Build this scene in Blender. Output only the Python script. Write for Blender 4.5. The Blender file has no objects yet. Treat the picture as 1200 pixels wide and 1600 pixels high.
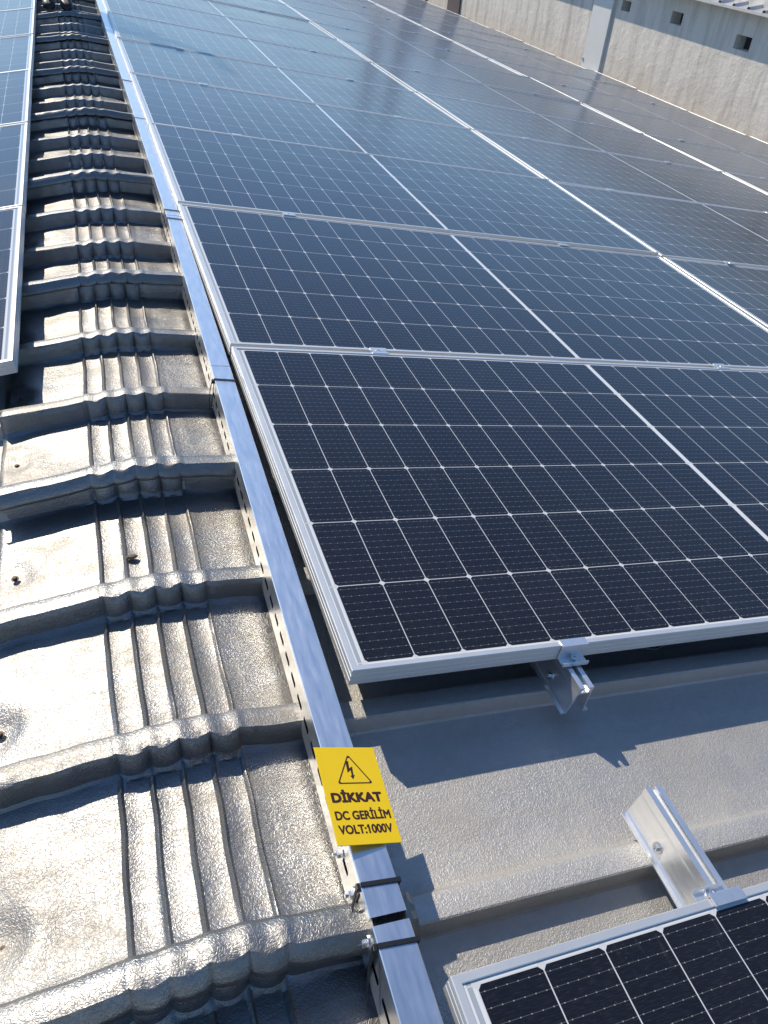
import bpy, bmesh, math, random
from mathutils import Vector, Matrix, noise

S = math.radians(7.8)            # roof slope
sc = bpy.context.scene
COL = sc.collection
rnd = random.Random(7)

# ------------------------------------------------------------------ frames
MR = Matrix.Rotation(S, 4, 'Y')              # right slope: local x runs down the slope, y along the ridge
CREST_U, PAN_W = -0.269, -0.14
PC = MR @ Vector((CREST_U, 0, PAN_W))        # a point of the ridge line
ML = Matrix.Translation(PC) @ Matrix.Rotation(-S, 4, 'Y')   # left slope: -x runs down


def right(u, v, w=0.0, rz=0.0, rx=0.0, ry=0.0):
    return MR @ Matrix.Translation((u, v, w)) @ Matrix.Rotation(rz, 4, 'Z') @ Matrix.Rotation(rx, 4, 'X') @ Matrix.Rotation(ry, 4, 'Y')


def left(x, v, w=0.0, rz=0.0):
    return ML @ Matrix.Translation((x, v, w)) @ Matrix.Rotation(rz, 4, 'Z')


# ------------------------------------------------------------------ camera
CAM_C = Vector((-0.41554, -0.76413, 0.95463))
F_PX = 1212.37
RV = Vector((2.21330646, -0.247366618, 0.409988381))
RM = Matrix.Rotation(RV.length, 3, RV.normalized())      # rows: right, down, forward (in the right slope's frame)
right_v, down_v, fwd_v = RM[0], RM[1], RM[2]
cam_d = bpy.data.cameras.new('camera')
cam = bpy.data.objects.new('camera', cam_d)
COL.objects.link(cam)
m3 = Matrix((right_v, -down_v, -fwd_v)).transposed()
cam.matrix_world = MR @ (Matrix.Translation(CAM_C) @ m3.to_4x4())
cam_d.sensor_fit = 'VERTICAL'
cam_d.sensor_height = 36.0
cam_d.sensor_width = 27.0
cam_d.lens = 36.0 * F_PX / 1600.0
cam_d.clip_start = 0.02
cam_d.clip_end = 3000
sc.camera = cam

# ------------------------------------------------------------------ world, sun, exposure
to_sun = (MR.to_3x3() @ Vector((-0.58, 1.0, 1.0))).normalized()
elev = math.asin(to_sun.z)
azim = math.atan2(to_sun.x, to_sun.y)        # clockwise from +Y
world = bpy.data.worlds.new('World')
sc.world = world
world.use_nodes = True
wn = world.node_tree
wn.nodes.clear()
sky = wn.nodes.new('ShaderNodeTexSky')
sky.sky_type = 'NISHITA'
sky.sun_disc = False
sky.sun_elevation = elev
sky.sun_rotation = azim
sky.air_density = 1.0
sky.dust_density = 0.35
sky.ozone_density = 3.0
bg = wn.nodes.new('ShaderNodeBackground')
bg.inputs['Strength'].default_value = 0.13
wo = wn.nodes.new('ShaderNodeOutputWorld')
tint = wn.nodes.new('ShaderNodeMix')          # a deeper, bluer clear sky
tint.data_type = 'RGBA'
tint.blend_type = 'MULTIPLY'
tint.inputs[0].default_value = 1.0
tint.inputs[7].default_value = (0.79, 0.97, 1.15, 1)
wn.links.new(sky.outputs[0], tint.inputs[6])
wn.links.new(tint.outputs[2], bg.inputs[0])
wn.links.new(bg.outputs[0], wo.inputs[0])

sun_d = bpy.data.lights.new('sun', 'SUN')
sun_d.energy = 4.6
sun_d.angle = math.radians(0.53)
sun_d.color = (1.0, 0.90, 0.75)
sun = bpy.data.objects.new('sun', sun_d)
COL.objects.link(sun)
sun.rotation_euler = (-to_sun).to_track_quat('-Z', 'Y').to_euler()
sun.location = (0, 0, 20)

sc.view_settings.view_transform = 'Standard'
sc.view_settings.look = 'None'
sc.view_settings.exposure = 0.0
sc.view_settings.gamma = 1.0


# ------------------------------------------------------------------ helpers
def tag(o, label=None, cat=None, group=None, kind=None):
    if label: o['label'] = label
    if cat: o['category'] = cat
    if group: o['group'] = group
    if kind: o['kind'] = kind
    return o


def empty(name, mw, label, cat, group=None):
    o = bpy.data.objects.new(name, None)
    o.empty_display_size = 0.05
    COL.objects.link(o)
    o.matrix_world = mw
    return tag(o, label, cat, group)


class MB:
    def __init__(s):
        s.v, s.f, s.mi = [], [], []

    def add(s, vs, fs, mi=0):
        n = len(s.v)
        s.v += [tuple(x) for x in vs]
        s.f += [tuple(i + n for i in f) for f in fs]
        s.mi += [mi] * len(fs)

    def box(s, x0, x1, y0, y1, z0, z1, mi=0):
        s.add([(x0, y0, z0), (x1, y0, z0), (x1, y1, z0), (x0, y1, z0), (x0, y0, z1), (x1, y0, z1), (x1, y1, z1), (x0, y1, z1)],
              [(3, 2, 1, 0), (4, 5, 6, 7), (0, 1, 5, 4), (1, 2, 6, 5), (2, 3, 7, 6), (3, 0, 4, 7)], mi)

    def loft(s, rings, closed=True, caps=True, mi=0):
        n = len(rings[0])
        vs = [p for r in rings for p in r]
        fs = []
        for i in range(len(rings) - 1):
            for j in range(n if closed else n - 1):
                a, b = i * n + j, i * n + (j + 1) % n
                fs.append((a, b, b + n, a + n))
        if caps and closed:
            fs.append(tuple(range(n - 1, -1, -1)))
            fs.append(tuple((len(rings) - 1) * n + j for j in range(n)))
        s.add(vs, fs, mi)

    def prism_y(s, prof, y0, y1, mi=0):          # closed (x,z) outline extruded along y
        s.loft([[(x, y, z) for x, z in prof] for y in (y0, y1)], mi=mi)

    def tube(s, pts, r, n=8, mi=0):
        pts = [Vector(p) for p in pts]
        rings = []
        for i, p in enumerate(pts):
            d = (pts[min(i + 1, len(pts) - 1)] - pts[max(i - 1, 0)]).normalized()
            a = d.cross(Vector((0, 0, 1)))
            if a.length < 1e-4: a = d.cross(Vector((1, 0, 0)))
            a.normalize()
            b = a.cross(d)
            rr = r[i] if isinstance(r, (list, tuple)) else r
            rings.append([p + (a * math.cos(t) + b * math.sin(t)) * rr for t in [2 * math.pi * k / n for k in range(n)]])
        s.loft(rings, mi=mi)

    def lathe(s, prof, centre, axis, n=12, mi=0, phase=0.0):   # prof: (radius, height along axis)
        ax = Vector(axis).normalized()
        a = ax.cross(Vector((0, 0, 1)))
        if a.length < 1e-3: a = ax.cross(Vector((1, 0, 0)))
        a.normalize()
        b = ax.cross(a)
        c = Vector(centre)
        s.loft([[c + ax * h + (a * math.cos(phase + 2 * math.pi * k / n) + b * math.sin(phase + 2 * math.pi * k / n)) * r for k in range(n)] for r, h in prof], mi=mi)

    def build(s, name, mats, parent=None, mw=None, smooth=False, bevel=0.0, angle=35):
        me = bpy.data.meshes.new(name)
        me.from_pydata(s.v, [], s.f)
        mats = mats if isinstance(mats, (list, tuple)) else [mats]
        for m in mats: me.materials.append(m)
        me.polygons.foreach_set('material_index', s.mi)
        bm = bmesh.new()
        bm.from_mesh(me)
        bmesh.ops.recalc_face_normals(bm, faces=bm.faces[:])
        bm.to_mesh(me)
        bm.free()
        if smooth:
            me.polygons.foreach_set('use_smooth', [True] * len(me.polygons))
            me.set_sharp_from_angle(angle=math.radians(angle))
        o = bpy.data.objects.new(name, me)
        COL.objects.link(o)
        if parent is not None: o.parent = parent
        elif mw is not None: o.matrix_world = mw
        if bevel:
            b = o.modifiers.new('bevel', 'BEVEL')
            b.width = bevel
            b.segments = 2
            b.limit_method = 'ANGLE'
            b.angle_limit = math.radians(40)
        return o


def copy_tree(o, parent=None):
    c = o.copy()
    COL.objects.link(c)
    if parent is not None: c.parent = parent
    for ch in list(o.children):
        copy_tree(ch, c)
    return c


# ------------------------------------------------------------------ materials
class NT:
    def __init__(s, name):
        s.m = bpy.data.materials.new(name)
        s.m.use_nodes = True
        s.t = s.m.node_tree
        s.b = s.t.nodes['Principled BSDF']

    def n(s, typ, **kw):
        nd = s.t.nodes.new(typ)
        for k, v in kw.items():
            setattr(nd, k, v)
        return nd

    def link(s, a, b): s.t.links.new(a, b)

    def set(s, sock, v):
        if hasattr(v, 'is_linked') or hasattr(v, 'links'): s.link(v, sock)
        else: sock.default_value = v

    def math(s, op, a, b=None, c=None, clamp=False):
        nd = s.n('ShaderNodeMath', operation=op, use_clamp=clamp)
        s.set(nd.inputs[0], a)
        if b is not None: s.set(nd.inputs[1], b)
        if c is not None: s.set(nd.inputs[2], c)
        return nd.outputs[0]

    def mix(s, fac, a, b):
        nd = s.n('ShaderNodeMix', data_type='RGBA')
        s.set(nd.inputs[0], fac)
        s.set(nd.inputs[6], (*a, 1) if isinstance(a, tuple) and len(a) == 3 else a)
        s.set(nd.inputs[7], (*b, 1) if isinstance(b, tuple) and len(b) == 3 else b)
        return nd.outputs[2]

    def coord(s, scale=(1, 1, 1), which='Object'):
        tc = s.n('ShaderNodeTexCoord')
        mp = s.n('ShaderNodeMapping')
        mp.inputs['Scale'].default_value = scale
        s.link(tc.outputs[which], mp.inputs[0])
        return mp.outputs[0]

    def noise(s, vec, scale, detail=3, rough=0.5, dist=0.0):
        nd = s.n('ShaderNodeTexNoise')
        s.link(vec, nd.inputs['Vector'])
        nd.inputs['Scale'].default_value = scale
        nd.inputs['Detail'].default_value = detail
        nd.inputs['Roughness'].default_value = rough
        nd.inputs['Distortion'].default_value = dist
        return nd.outputs[0]

    def ramp(s, fac, stops):
        nd = s.n('ShaderNodeValToRGB')
        cr = nd.color_ramp
        while len(cr.elements) < len(stops): cr.elements.new(0.5)
        for e, (p, c) in zip(cr.elements, stops):
            e.position = p
            e.color = (*c, 1) if not isinstance(c, float) else (c, c, c, 1)
        s.link(fac, nd.inputs[0])
        return nd.outputs[0]

    def bump(s, height, strength, dist, normal=None):
        nd = s.n('ShaderNodeBump')
        nd.inputs['Strength'].default_value = strength
        nd.inputs['Distance'].default_value = dist
        s.link(height, nd.inputs['Height'])
        if normal is not None: s.link(normal, nd.inputs['Normal'])
        return nd.outputs[0]

    def p(s, **kw):
        for k, v in kw.items():
            k = k.replace('_', ' ')
            if isinstance(v, tuple) and len(v) == 3: v = (*v, 1)
            s.set(s.b.inputs[k], v)
        return s.m


def simple(name, col, metal=0.0, rough=0.5, var=0.15, scale=30, bump=0.0, bscale=200, stretch=(1, 1, 1)):
    t = NT(name)
    c = t.coord(stretch)
    n = t.noise(c, scale, 4, 0.6)
    col1 = tuple(x * (1 - var) for x in col)
    col2 = tuple(min(1, x * (1 + var)) for x in col)
    kw = dict(Base_Color=t.mix(n, col1, col2), Metallic=metal, Roughness=t.math('MULTIPLY_ADD', n, 0.2, rough - 0.1))
    if bump:
        kw['Normal'] = t.bump(t.noise(c, bscale, 2), bump, 0.002)
    return t.p(**kw)


def stucco(name, col, metal, rough, dirt, emboss, crumple, dcol):
    """stucco embossed aluminium sheet"""
    t = NT(name)
    c = t.coord()
    worm = t.noise(c, 215, 1.0, 0.35, 0.8)
    ridge = t.math('SMOOTH_MIN', t.math('MULTIPLY', t.math('ABSOLUTE', t.math('SUBTRACT', worm, 0.5)), 4.5), 0.8, 0.6)
    big = t.noise(c, 9, 4, 0.6)
    blot = t.noise(c, 3.1, 5, 0.65)
    fine = t.noise(c, 60, 4, 0.6)
    run = t.noise(t.coord((0.7, 8, 1)), 2.4, 5, 0.65, 0.3)
    d = t.ramp(t.math('MULTIPLY_ADD', fine, 0.3, t.math('MULTIPLY_ADD', run, 0.4, t.math('MULTIPLY', blot, 0.42))), [(0.46, 0.0), (0.74, 1.0)])
    colr = t.mix(t.math('MULTIPLY', d, dirt), t.mix(big, tuple(x * 0.88 for x in col), col), dcol)
    nrm = t.bump(t.noise(c, 10, 3, 0.6, 0.5), 0.8, crumple)
    nrm = t.bump(t.noise(t.coord((1.0, 5.0, 1.0)), 9, 2, 0.5, 0.6), 0.5, crumple * 0.35, nrm)
    nrm = t.bump(ridge, emboss, 0.0010, nrm)
    return t.p(Base_Color=colr, Metallic=metal, Roughness=t.math('MULTIPLY_ADD', d, 0.2, t.math('MULTIPLY_ADD', t.math('MULTIPLY_ADD', big, 0.5, t.math('MULTIPLY', blot, 0.5)), 0.45, rough - 0.225)), Normal=nrm)


M = {}
M['cap'] = stucco('cap_aluminium', (0.295, 0.297, 0.297), 0.96, 0.41, 0.5, 0.42, 0.0036, (0.24, 0.20, 0.14))
M['roof'] = stucco('roof_aluminium', (0.54, 0.53, 0.505), 0.62, 0.53, 0.30, 0.62, 0.003, (0.30, 0.25, 0.18))
M['frame'] = simple('anodised_frame', (0.70, 0.70, 0.68), 0.55, 0.40, 0.05, 12)
M['rail'] = simple('mill_aluminium', (0.82, 0.83, 0.83), 0.8, 0.33, 0.08, 40, 0.05, 300, (6, 1, 6))
M['zinc'] = simple('galvanised_steel', (0.85, 0.86, 0.86), 0.98, 0.33, 0.08, 25, 0.04, 90, (4, 0.6, 4))
M['zinc_side'] = simple('galvanised_side', (0.80, 0.79, 0.76), 0.95, 0.34, 0.10, 22, 0.06, 90)
M['bolt'] = simple('zinc_bolt', (0.72, 0.74, 0.76), 1.0, 0.28, 0.1, 80)
M['rust'] = simple('rusty_screw', (0.12, 0.075, 0.05), 0.4, 0.6, 0.4, 200)
M['black'] = simple('black_plastic', (0.012, 0.012, 0.014), 0.0, 0.42, 0.2, 60)
M['yellow'] = simple('yellow_plate', (0.82, 0.55, 0.003), 0.0, 0.35, 0.04, 40)
M['ink'] = simple('dark_red_ink', (0.045, 0.012, 0.008), 0.0, 0.45, 0.1, 80)
M['fascia'] = simple('white_fascia', (0.62, 0.60, 0.55), 0.0, 0.6, 0.15, 6)
M['shed_roof'] = simple('shed_roof_sheet', (0.55, 0.57, 0.6), 0.6, 0.45, 0.15, 4)
M['door'] = simple('white_sheet_door', (0.76, 0.75, 0.70), 0.0, 0.5, 0.07, 5)
M['dark_hole'] = simple('dark_recess', (0.05, 0.045, 0.04), 0.0, 0.9, 0.2, 9)
M['brown'] = simple('dark_brown', (0.13, 0.10, 0.09), 0.0, 0.8, 0.2, 5)  # on the wall this paints the shaded bands; also colours the mouth
M['pole'] = simple('weathered_pole', (0.10, 0.08, 0.06), 0.0, 0.8, 0.2, 3)
M['ground'] = simple('dry_ground', (0.26, 0.22, 0.16), 0.0, 0.95, 0.25, 0.2)
M['trouser'] = simple('navy_trousers', (0.025, 0.03, 0.05), 0.0, 0.85, 0.2, 40, 0.2, 300)
M['jacket'] = simple('dark_jacket', (0.05, 0.06, 0.09), 0.0, 0.8, 0.2, 30, 0.2, 200)
M['skin'] = simple('skin', (0.45, 0.27, 0.19), 0.0, 0.5, 0.06, 40)
M['hair'] = simple('dark_hair', (0.02, 0.015, 0.012), 0.0, 0.6, 0.3, 90)
M['boot'] = simple('black_boot', (0.014, 0.014, 0.018), 0.0, 0.5, 0.2, 60)
M['stone'] = simple('brown_pebble', (0.2, 0.15, 0.1), 0.0, 0.8, 0.3, 200, 0.3, 400)

t = NT('wall_plaster')
c = t.coord()
bigw = t.noise(c, 0.9, 6, 0.62)
strk = t.noise(t.coord((3, 3, 0.35)), 2.2, 5, 0.65, 0.4)
fin = t.noise(c, 24, 5, 0.7)
sep = t.n('ShaderNodeSeparateXYZ')
t.link(c, sep.inputs[0])
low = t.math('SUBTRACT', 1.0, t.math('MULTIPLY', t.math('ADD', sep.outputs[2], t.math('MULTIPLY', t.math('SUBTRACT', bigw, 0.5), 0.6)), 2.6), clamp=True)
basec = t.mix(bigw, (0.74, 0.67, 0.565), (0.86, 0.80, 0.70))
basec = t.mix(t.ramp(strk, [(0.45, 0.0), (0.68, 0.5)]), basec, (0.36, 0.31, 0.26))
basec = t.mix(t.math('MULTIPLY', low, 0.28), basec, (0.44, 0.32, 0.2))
basec = t.mix(t.ramp(fin, [(0.62, 0.0), (0.75, 0.5)]), basec, (0.3, 0.26, 0.21))
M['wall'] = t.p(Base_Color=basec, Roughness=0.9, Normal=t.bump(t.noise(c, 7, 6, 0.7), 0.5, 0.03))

# solar cells under glass ------------------------------------------------
L, W, FH = 2.278, 1.134, 0.035
PV, PU = 1.154, 2.298
t = NT('solar_cells')
tc = t.n('ShaderNodeTexCoord')
sep = t.n('ShaderNodeSeparateXYZ')
t.link(tc.outputs['Object'], sep.inputs[0])
X, Y = sep.outputs[0], sep.outputs[1]
MX, PX, CG = 0.028, 0.092, 0.014
HALF = 12 * PX
MY, PY = 0.016, (W - 0.032) / 6
xl = t.math('SUBTRACT', X, MX)
yl = t.math('SUBTRACT', Y, MY)
in2 = t.math('GREATER_THAN', xl, HALF + CG)
x2 = t.math('SUBTRACT', xl, t.math('MULTIPLY', in2, CG))
gap = t.math('MULTIPLY', t.math('GREATER_THAN', xl, HALF - 0.0008), t.math('LESS_THAN', xl, HALF + CG + 0.0008))
outx = t.math('ADD', t.math('LESS_THAN', xl, 0.0), t.math('GREATER_THAN', xl, 2 * HALF + CG), clamp=True)
outy = t.math('ADD', t.math('LESS_THAN', yl, 0.0), t.math('GREATER_THAN', yl, 6 * PY), clamp=True)
out = t.math('MAXIMUM', t.math('MAXIMUM', outx, outy), gap)


def edge(val, pitch):
    f = t.math('FRACT', t.math('DIVIDE', val, pitch))
    return t.math('MULTIPLY', t.math('SUBTRACT', 0.5, t.math('ABSOLUTE', t.math('SUBTRACT', f, 0.5))), pitch)


ex, ey = edge(x2, PX), edge(yl, PY)
line = t.math('MAXIMUM', t.math('LESS_THAN', ex, 0.00088), t.math('LESS_THAN', ey, 0.00088))
line = t.math('MAXIMUM', line, t.math('LESS_THAN', t.math('ADD', ex, ey), 0.0072))
white = t.math('MAXIMUM', line, out)
NB = 10
bus = edge(t.math('ADD', yl, PY / NB / 2), PY / NB)
busl = t.math('LESS_THAN', bus, 0.00028)
pad = edge(t.math('ADD', x2, PX / 12), PX / 6)
padl = t.math('MULTIPLY', t.math('LESS_THAN', bus, 0.0007), t.math('LESS_THAN', pad, 0.0009))
busm = t.math('MAXIMUM', t.math('MULTIPLY', busl, 0.17), t.math('MULTIPLY', padl, 0.5))
# interconnect ribbon in the side margins and the centre gap
rib1 = t.math('MULTIPLY', t.math('GREATER_THAN', xl, -0.0125), t.math('LESS_THAN', xl, -0.0055))
rib2 = t.math('MULTIPLY', t.math('GREATER_THAN', xl, 2 * HALF + CG + 0.0055), t.math('LESS_THAN', xl, 2 * HALF + CG + 0.0125))
ribm = t.math('MAXIMUM', rib1, rib2)
oi = t.n('ShaderNodeObjectInfo')
loc = t.coord()
off = t.n('ShaderNodeVectorMath', operation='ADD')
t.link(loc, off.inputs[0])
t.link(oi.outputs['Random'], off.inputs[1])
rv = t.n('ShaderNodeVectorMath', operation='SCALE')
rv.inputs['Scale'].default_value = 37.0
t.link(oi.outputs['Random'], rv.inputs[0])
t.link(rv.outputs[0], off.inputs[1])
pc = off.outputs[0]
dn = t.noise(pc, 2.3, 6, 0.65)
grit = t.noise(pc, 320, 2, 0.6)
# random cell tint
fl = t.n('ShaderNodeCombineXYZ')
t.link(t.math('FLOOR', t.math('DIVIDE', x2, PX)), fl.inputs[0])
t.link(t.math('FLOOR', t.math('DIVIDE', yl, PY)), fl.inputs[1])
t.link(oi.outputs['Random'], fl.inputs[2])
wn_ = t.n('ShaderNodeTexWhiteNoise')
t.link(fl.outputs[0], wn_.inputs[0])
cellc = t.mix(wn_.outputs[0], (0.0040, 0.0042, 0.0075), (0.0065, 0.0065, 0.0105))
finger = t.noise(t.coord((60, 900, 1)), 1.0, 1)
cellc = t.mix(t.math('MULTIPLY', t.ramp(finger, [(0.5, 0.0), (0.72, 1.0)]), 0.06), cellc, (0.22, 0.22, 0.25))
backc = t.mix(ribm, (0.66, 0.68, 0.68), (0.33, 0.37, 0.4))
colr = t.mix(busm, cellc, (0.55, 0.54, 0.50))
backc = t.mix(line, backc, (0.58, 0.59, 0.59))
colr = t.mix(white, colr, backc)
smn = t.noise(t.coord((5, 1.2, 1)), 5.0, 6, 0.75, 1.5)
smudge = t.ramp(smn, [(0.60, 0.0), (0.76, 1.0)])
dust_haze = t.math('ADD', t.math('MULTIPLY_ADD', dn, 0.016, 0.0), t.math('MULTIPLY', smudge, 0.06))
dust_haze = t.math('ADD', dust_haze, t.math('MULTIPLY', t.ramp(grit, [(0.70, 0.0), (0.78, 1.0)]), 0.10))
# a film of dust, deepened towards wall and far end to paint grazing haze
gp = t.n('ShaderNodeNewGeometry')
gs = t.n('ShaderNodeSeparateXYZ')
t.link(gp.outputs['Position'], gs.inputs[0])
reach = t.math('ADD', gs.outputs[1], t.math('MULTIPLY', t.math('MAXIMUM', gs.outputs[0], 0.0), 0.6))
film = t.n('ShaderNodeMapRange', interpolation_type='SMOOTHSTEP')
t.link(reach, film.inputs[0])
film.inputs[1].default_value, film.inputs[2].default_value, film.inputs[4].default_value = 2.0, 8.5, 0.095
hazev = t.math('MULTIPLY', film.outputs[0], t.math('MULTIPLY_ADD', dn, 0.8, 0.6))
dust_haze = t.math('ADD', dust_haze, hazev, clamp=True)
colr = t.mix(dust_haze, colr, (0.5, 0.49, 0.46))
M['cells'] = t.p(Base_Color=colr, Roughness=t.math('ADD', t.math('MULTIPLY_ADD', dn, 0.18, 0.09), t.math('MULTIPLY', hazev, 0.25)), IOR=1.45, Sheen_Weight=0.42, Sheen_Roughness=0.235, Sheen_Tint=(0.8, 0.84, 0.9),
                 Normal=t.bump(t.noise(pc, 1.6, 2), 0.05, 0.02))

# ------------------------------------------------------------------ setting: ground and roof
g = MB()
g.box(-900, 900, -900, 900, -6.2, -6.0)
tag(g.build('ground', M['ground']), kind='structure')

RIBP = 0.347
RIB0 = 0.0015


def rib_c(k): return RIB0 + RIBP * k


def sheet_profile(v0, v1):
    pts = [(v0, 0.0)]
    k = math.ceil((v0 - RIB0) / RIBP)
    while rib_c(k) < v1 - 0.06:
        c_ = rib_c(k)
        if c_ > v0 + 0.05:
            pts += [(c_ - 0.034, 0), (c_ - 0.029, 0.001), (c_ - 0.026, 0.005), (c_ - 0.0225, 0.030), (c_ - 0.0215, 0.0350), (c_ - 0.0190, 0.0365),
                    (c_ + 0.012, 0.0365), (c_ + 0.018, 0.034), (c_ + 0.035, 0.003), (c_ + 0.042, 0)]
            for q in (0.11, 0.18, 0.25):
                pts.append((c_ + q, 0.0))
        k += 1
    pts.append((v1, 0.0))
    return pts


def roof_sheet(x0, x1, mw, seed):
    prof = sheet_profile(-3.2, 24.0)
    xs = []
    x = x0
    near = abs(x0) < 0.2
    while x < x1:
        xs.append(x)
        x += 0.05 if abs(x) < 1.6 else 0.5
    xs.append(x1)
    m = MB()
    rings = []
    for x in xs:
        ring = []
        for (v, h) in prof:
            n1 = noise.noise(Vector((x * 2.1 + seed, v * 2.6, 0.3)))
            n2 = noise.noise(Vector((x * 0.9 + seed, v * 0.7, 4.3)))
            ring.append((x, v + 0.003 * n2, h + 0.0022 * n1))
        rings.append(ring)
    m.loft(rings, closed=False)
    o = m.build('roof', M['roof'], mw=mw, smooth=True, angle=28)
    return tag(o, kind='structure')


roof_r = roof_sheet(0.0, 7.14, MR @ Matrix.Translation((CREST_U, 0, PAN_W)), 1.0)
roof_l = roof_sheet(-3.4, 0.0, ML, 5.0)

# ------------------------------------------------------------------ ridge caps
PLEATS = (-0.095, -0.047, 0.0, 0.047, 0.094)


def base_z(tt):
    return -(math.sqrt(tt * tt + 0.05 ** 2) - 0.05) * math.sin(S) + 0.05 * math.sin(S) * 0.35


def wobble(v, seed): return 0.0045 * noise.noise(Vector((v * 6, seed, 1.0))) + 0.0015 * noise.noise(Vector((v * 21, seed, 5.0)))


def flute(tt, v, seed):
    """height of the crimped pleats: thin folds, steep on both sides, with shallow troughs between"""
    h = 0.0
    for i, p in enumerate(PLEATS):
        amp = 0.0070 * (1.0 + 0.6 * noise.noise(Vector((v * 5 + i * 3.7, seed + i * 11, 2.0))))
        if noise.noise(Vector((v * 9 + i * 5.1, seed * 0.7 + i * 3, 8.0))) > 0.33: amp *= 0.5
        d = tt - p
        q = max(0.0, 1 - abs(d) / (0.0065 if d < 0 else 0.0038))
        h = max(h, amp * q)
        if d > 0 and i == 4: h = max(h, amp * 0.35 * max(0.0, 1 - d / 0.02))
    if PLEATS[0] < tt < PLEATS[-1]:
        fr = ((tt - PLEATS[0]) / 0.04725) % 1.0
        h += 0.0034 * (2 * fr - 1) ** 2 - 0.0022 + 0.0016 * noise.noise(Vector((v * 8, seed + math.floor((tt - PLEATS[0]) / 0.04725) * 4.1, 6.0)))
    return h


def bulge(tt):
    """how far the rib's face swells between two pleats"""
    lo, hi = PLEATS[0], PLEATS[-1]
    if tt < lo - 0.012 or tt > hi + 0.012: return 0.0
    if tt < lo: return -0.004 * (1 - (lo - tt) / 0.012)
    if tt > hi: return -0.004 * (1 - (tt - hi) / 0.012)
    fr = ((tt - lo) / 0.0473) % 1.0
    return 0.0125 * (abs(math.sin(math.pi * fr)) ** 0.55) - 0.004


T0, T1 = -0.300, 0.268
TS = [T0 + i * 0.0137 for i in range(15)]
for p in PLEATS:
    TS += [p + d for d in (-0.0105, -0.0065, -0.0042, -0.0019, 0.0, 0.0019, 0.0038, 0.0058, 0.0095, 0.015, 0.0205, 0.026, 0.0315)]
TS = sorted(x for x in TS if x < 0.127)
x_ = 0.136
while x_ < T1 - 0.005:
    TS.append(x_)
    x_ += 0.013
TS.append(T1)
screw_proto = None
ORD = ['nearest', 'second', 'third', 'fourth', 'fifth', 'sixth', 'seventh', 'eighth', 'ninth', 'tenth', 'eleventh', 'twelfth', 'thirteenth', 'fourteenth', 'fifteenth', 'sixteenth', 'seventeenth', 'eighteenth', 'nineteenth', 'twentieth']


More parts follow.
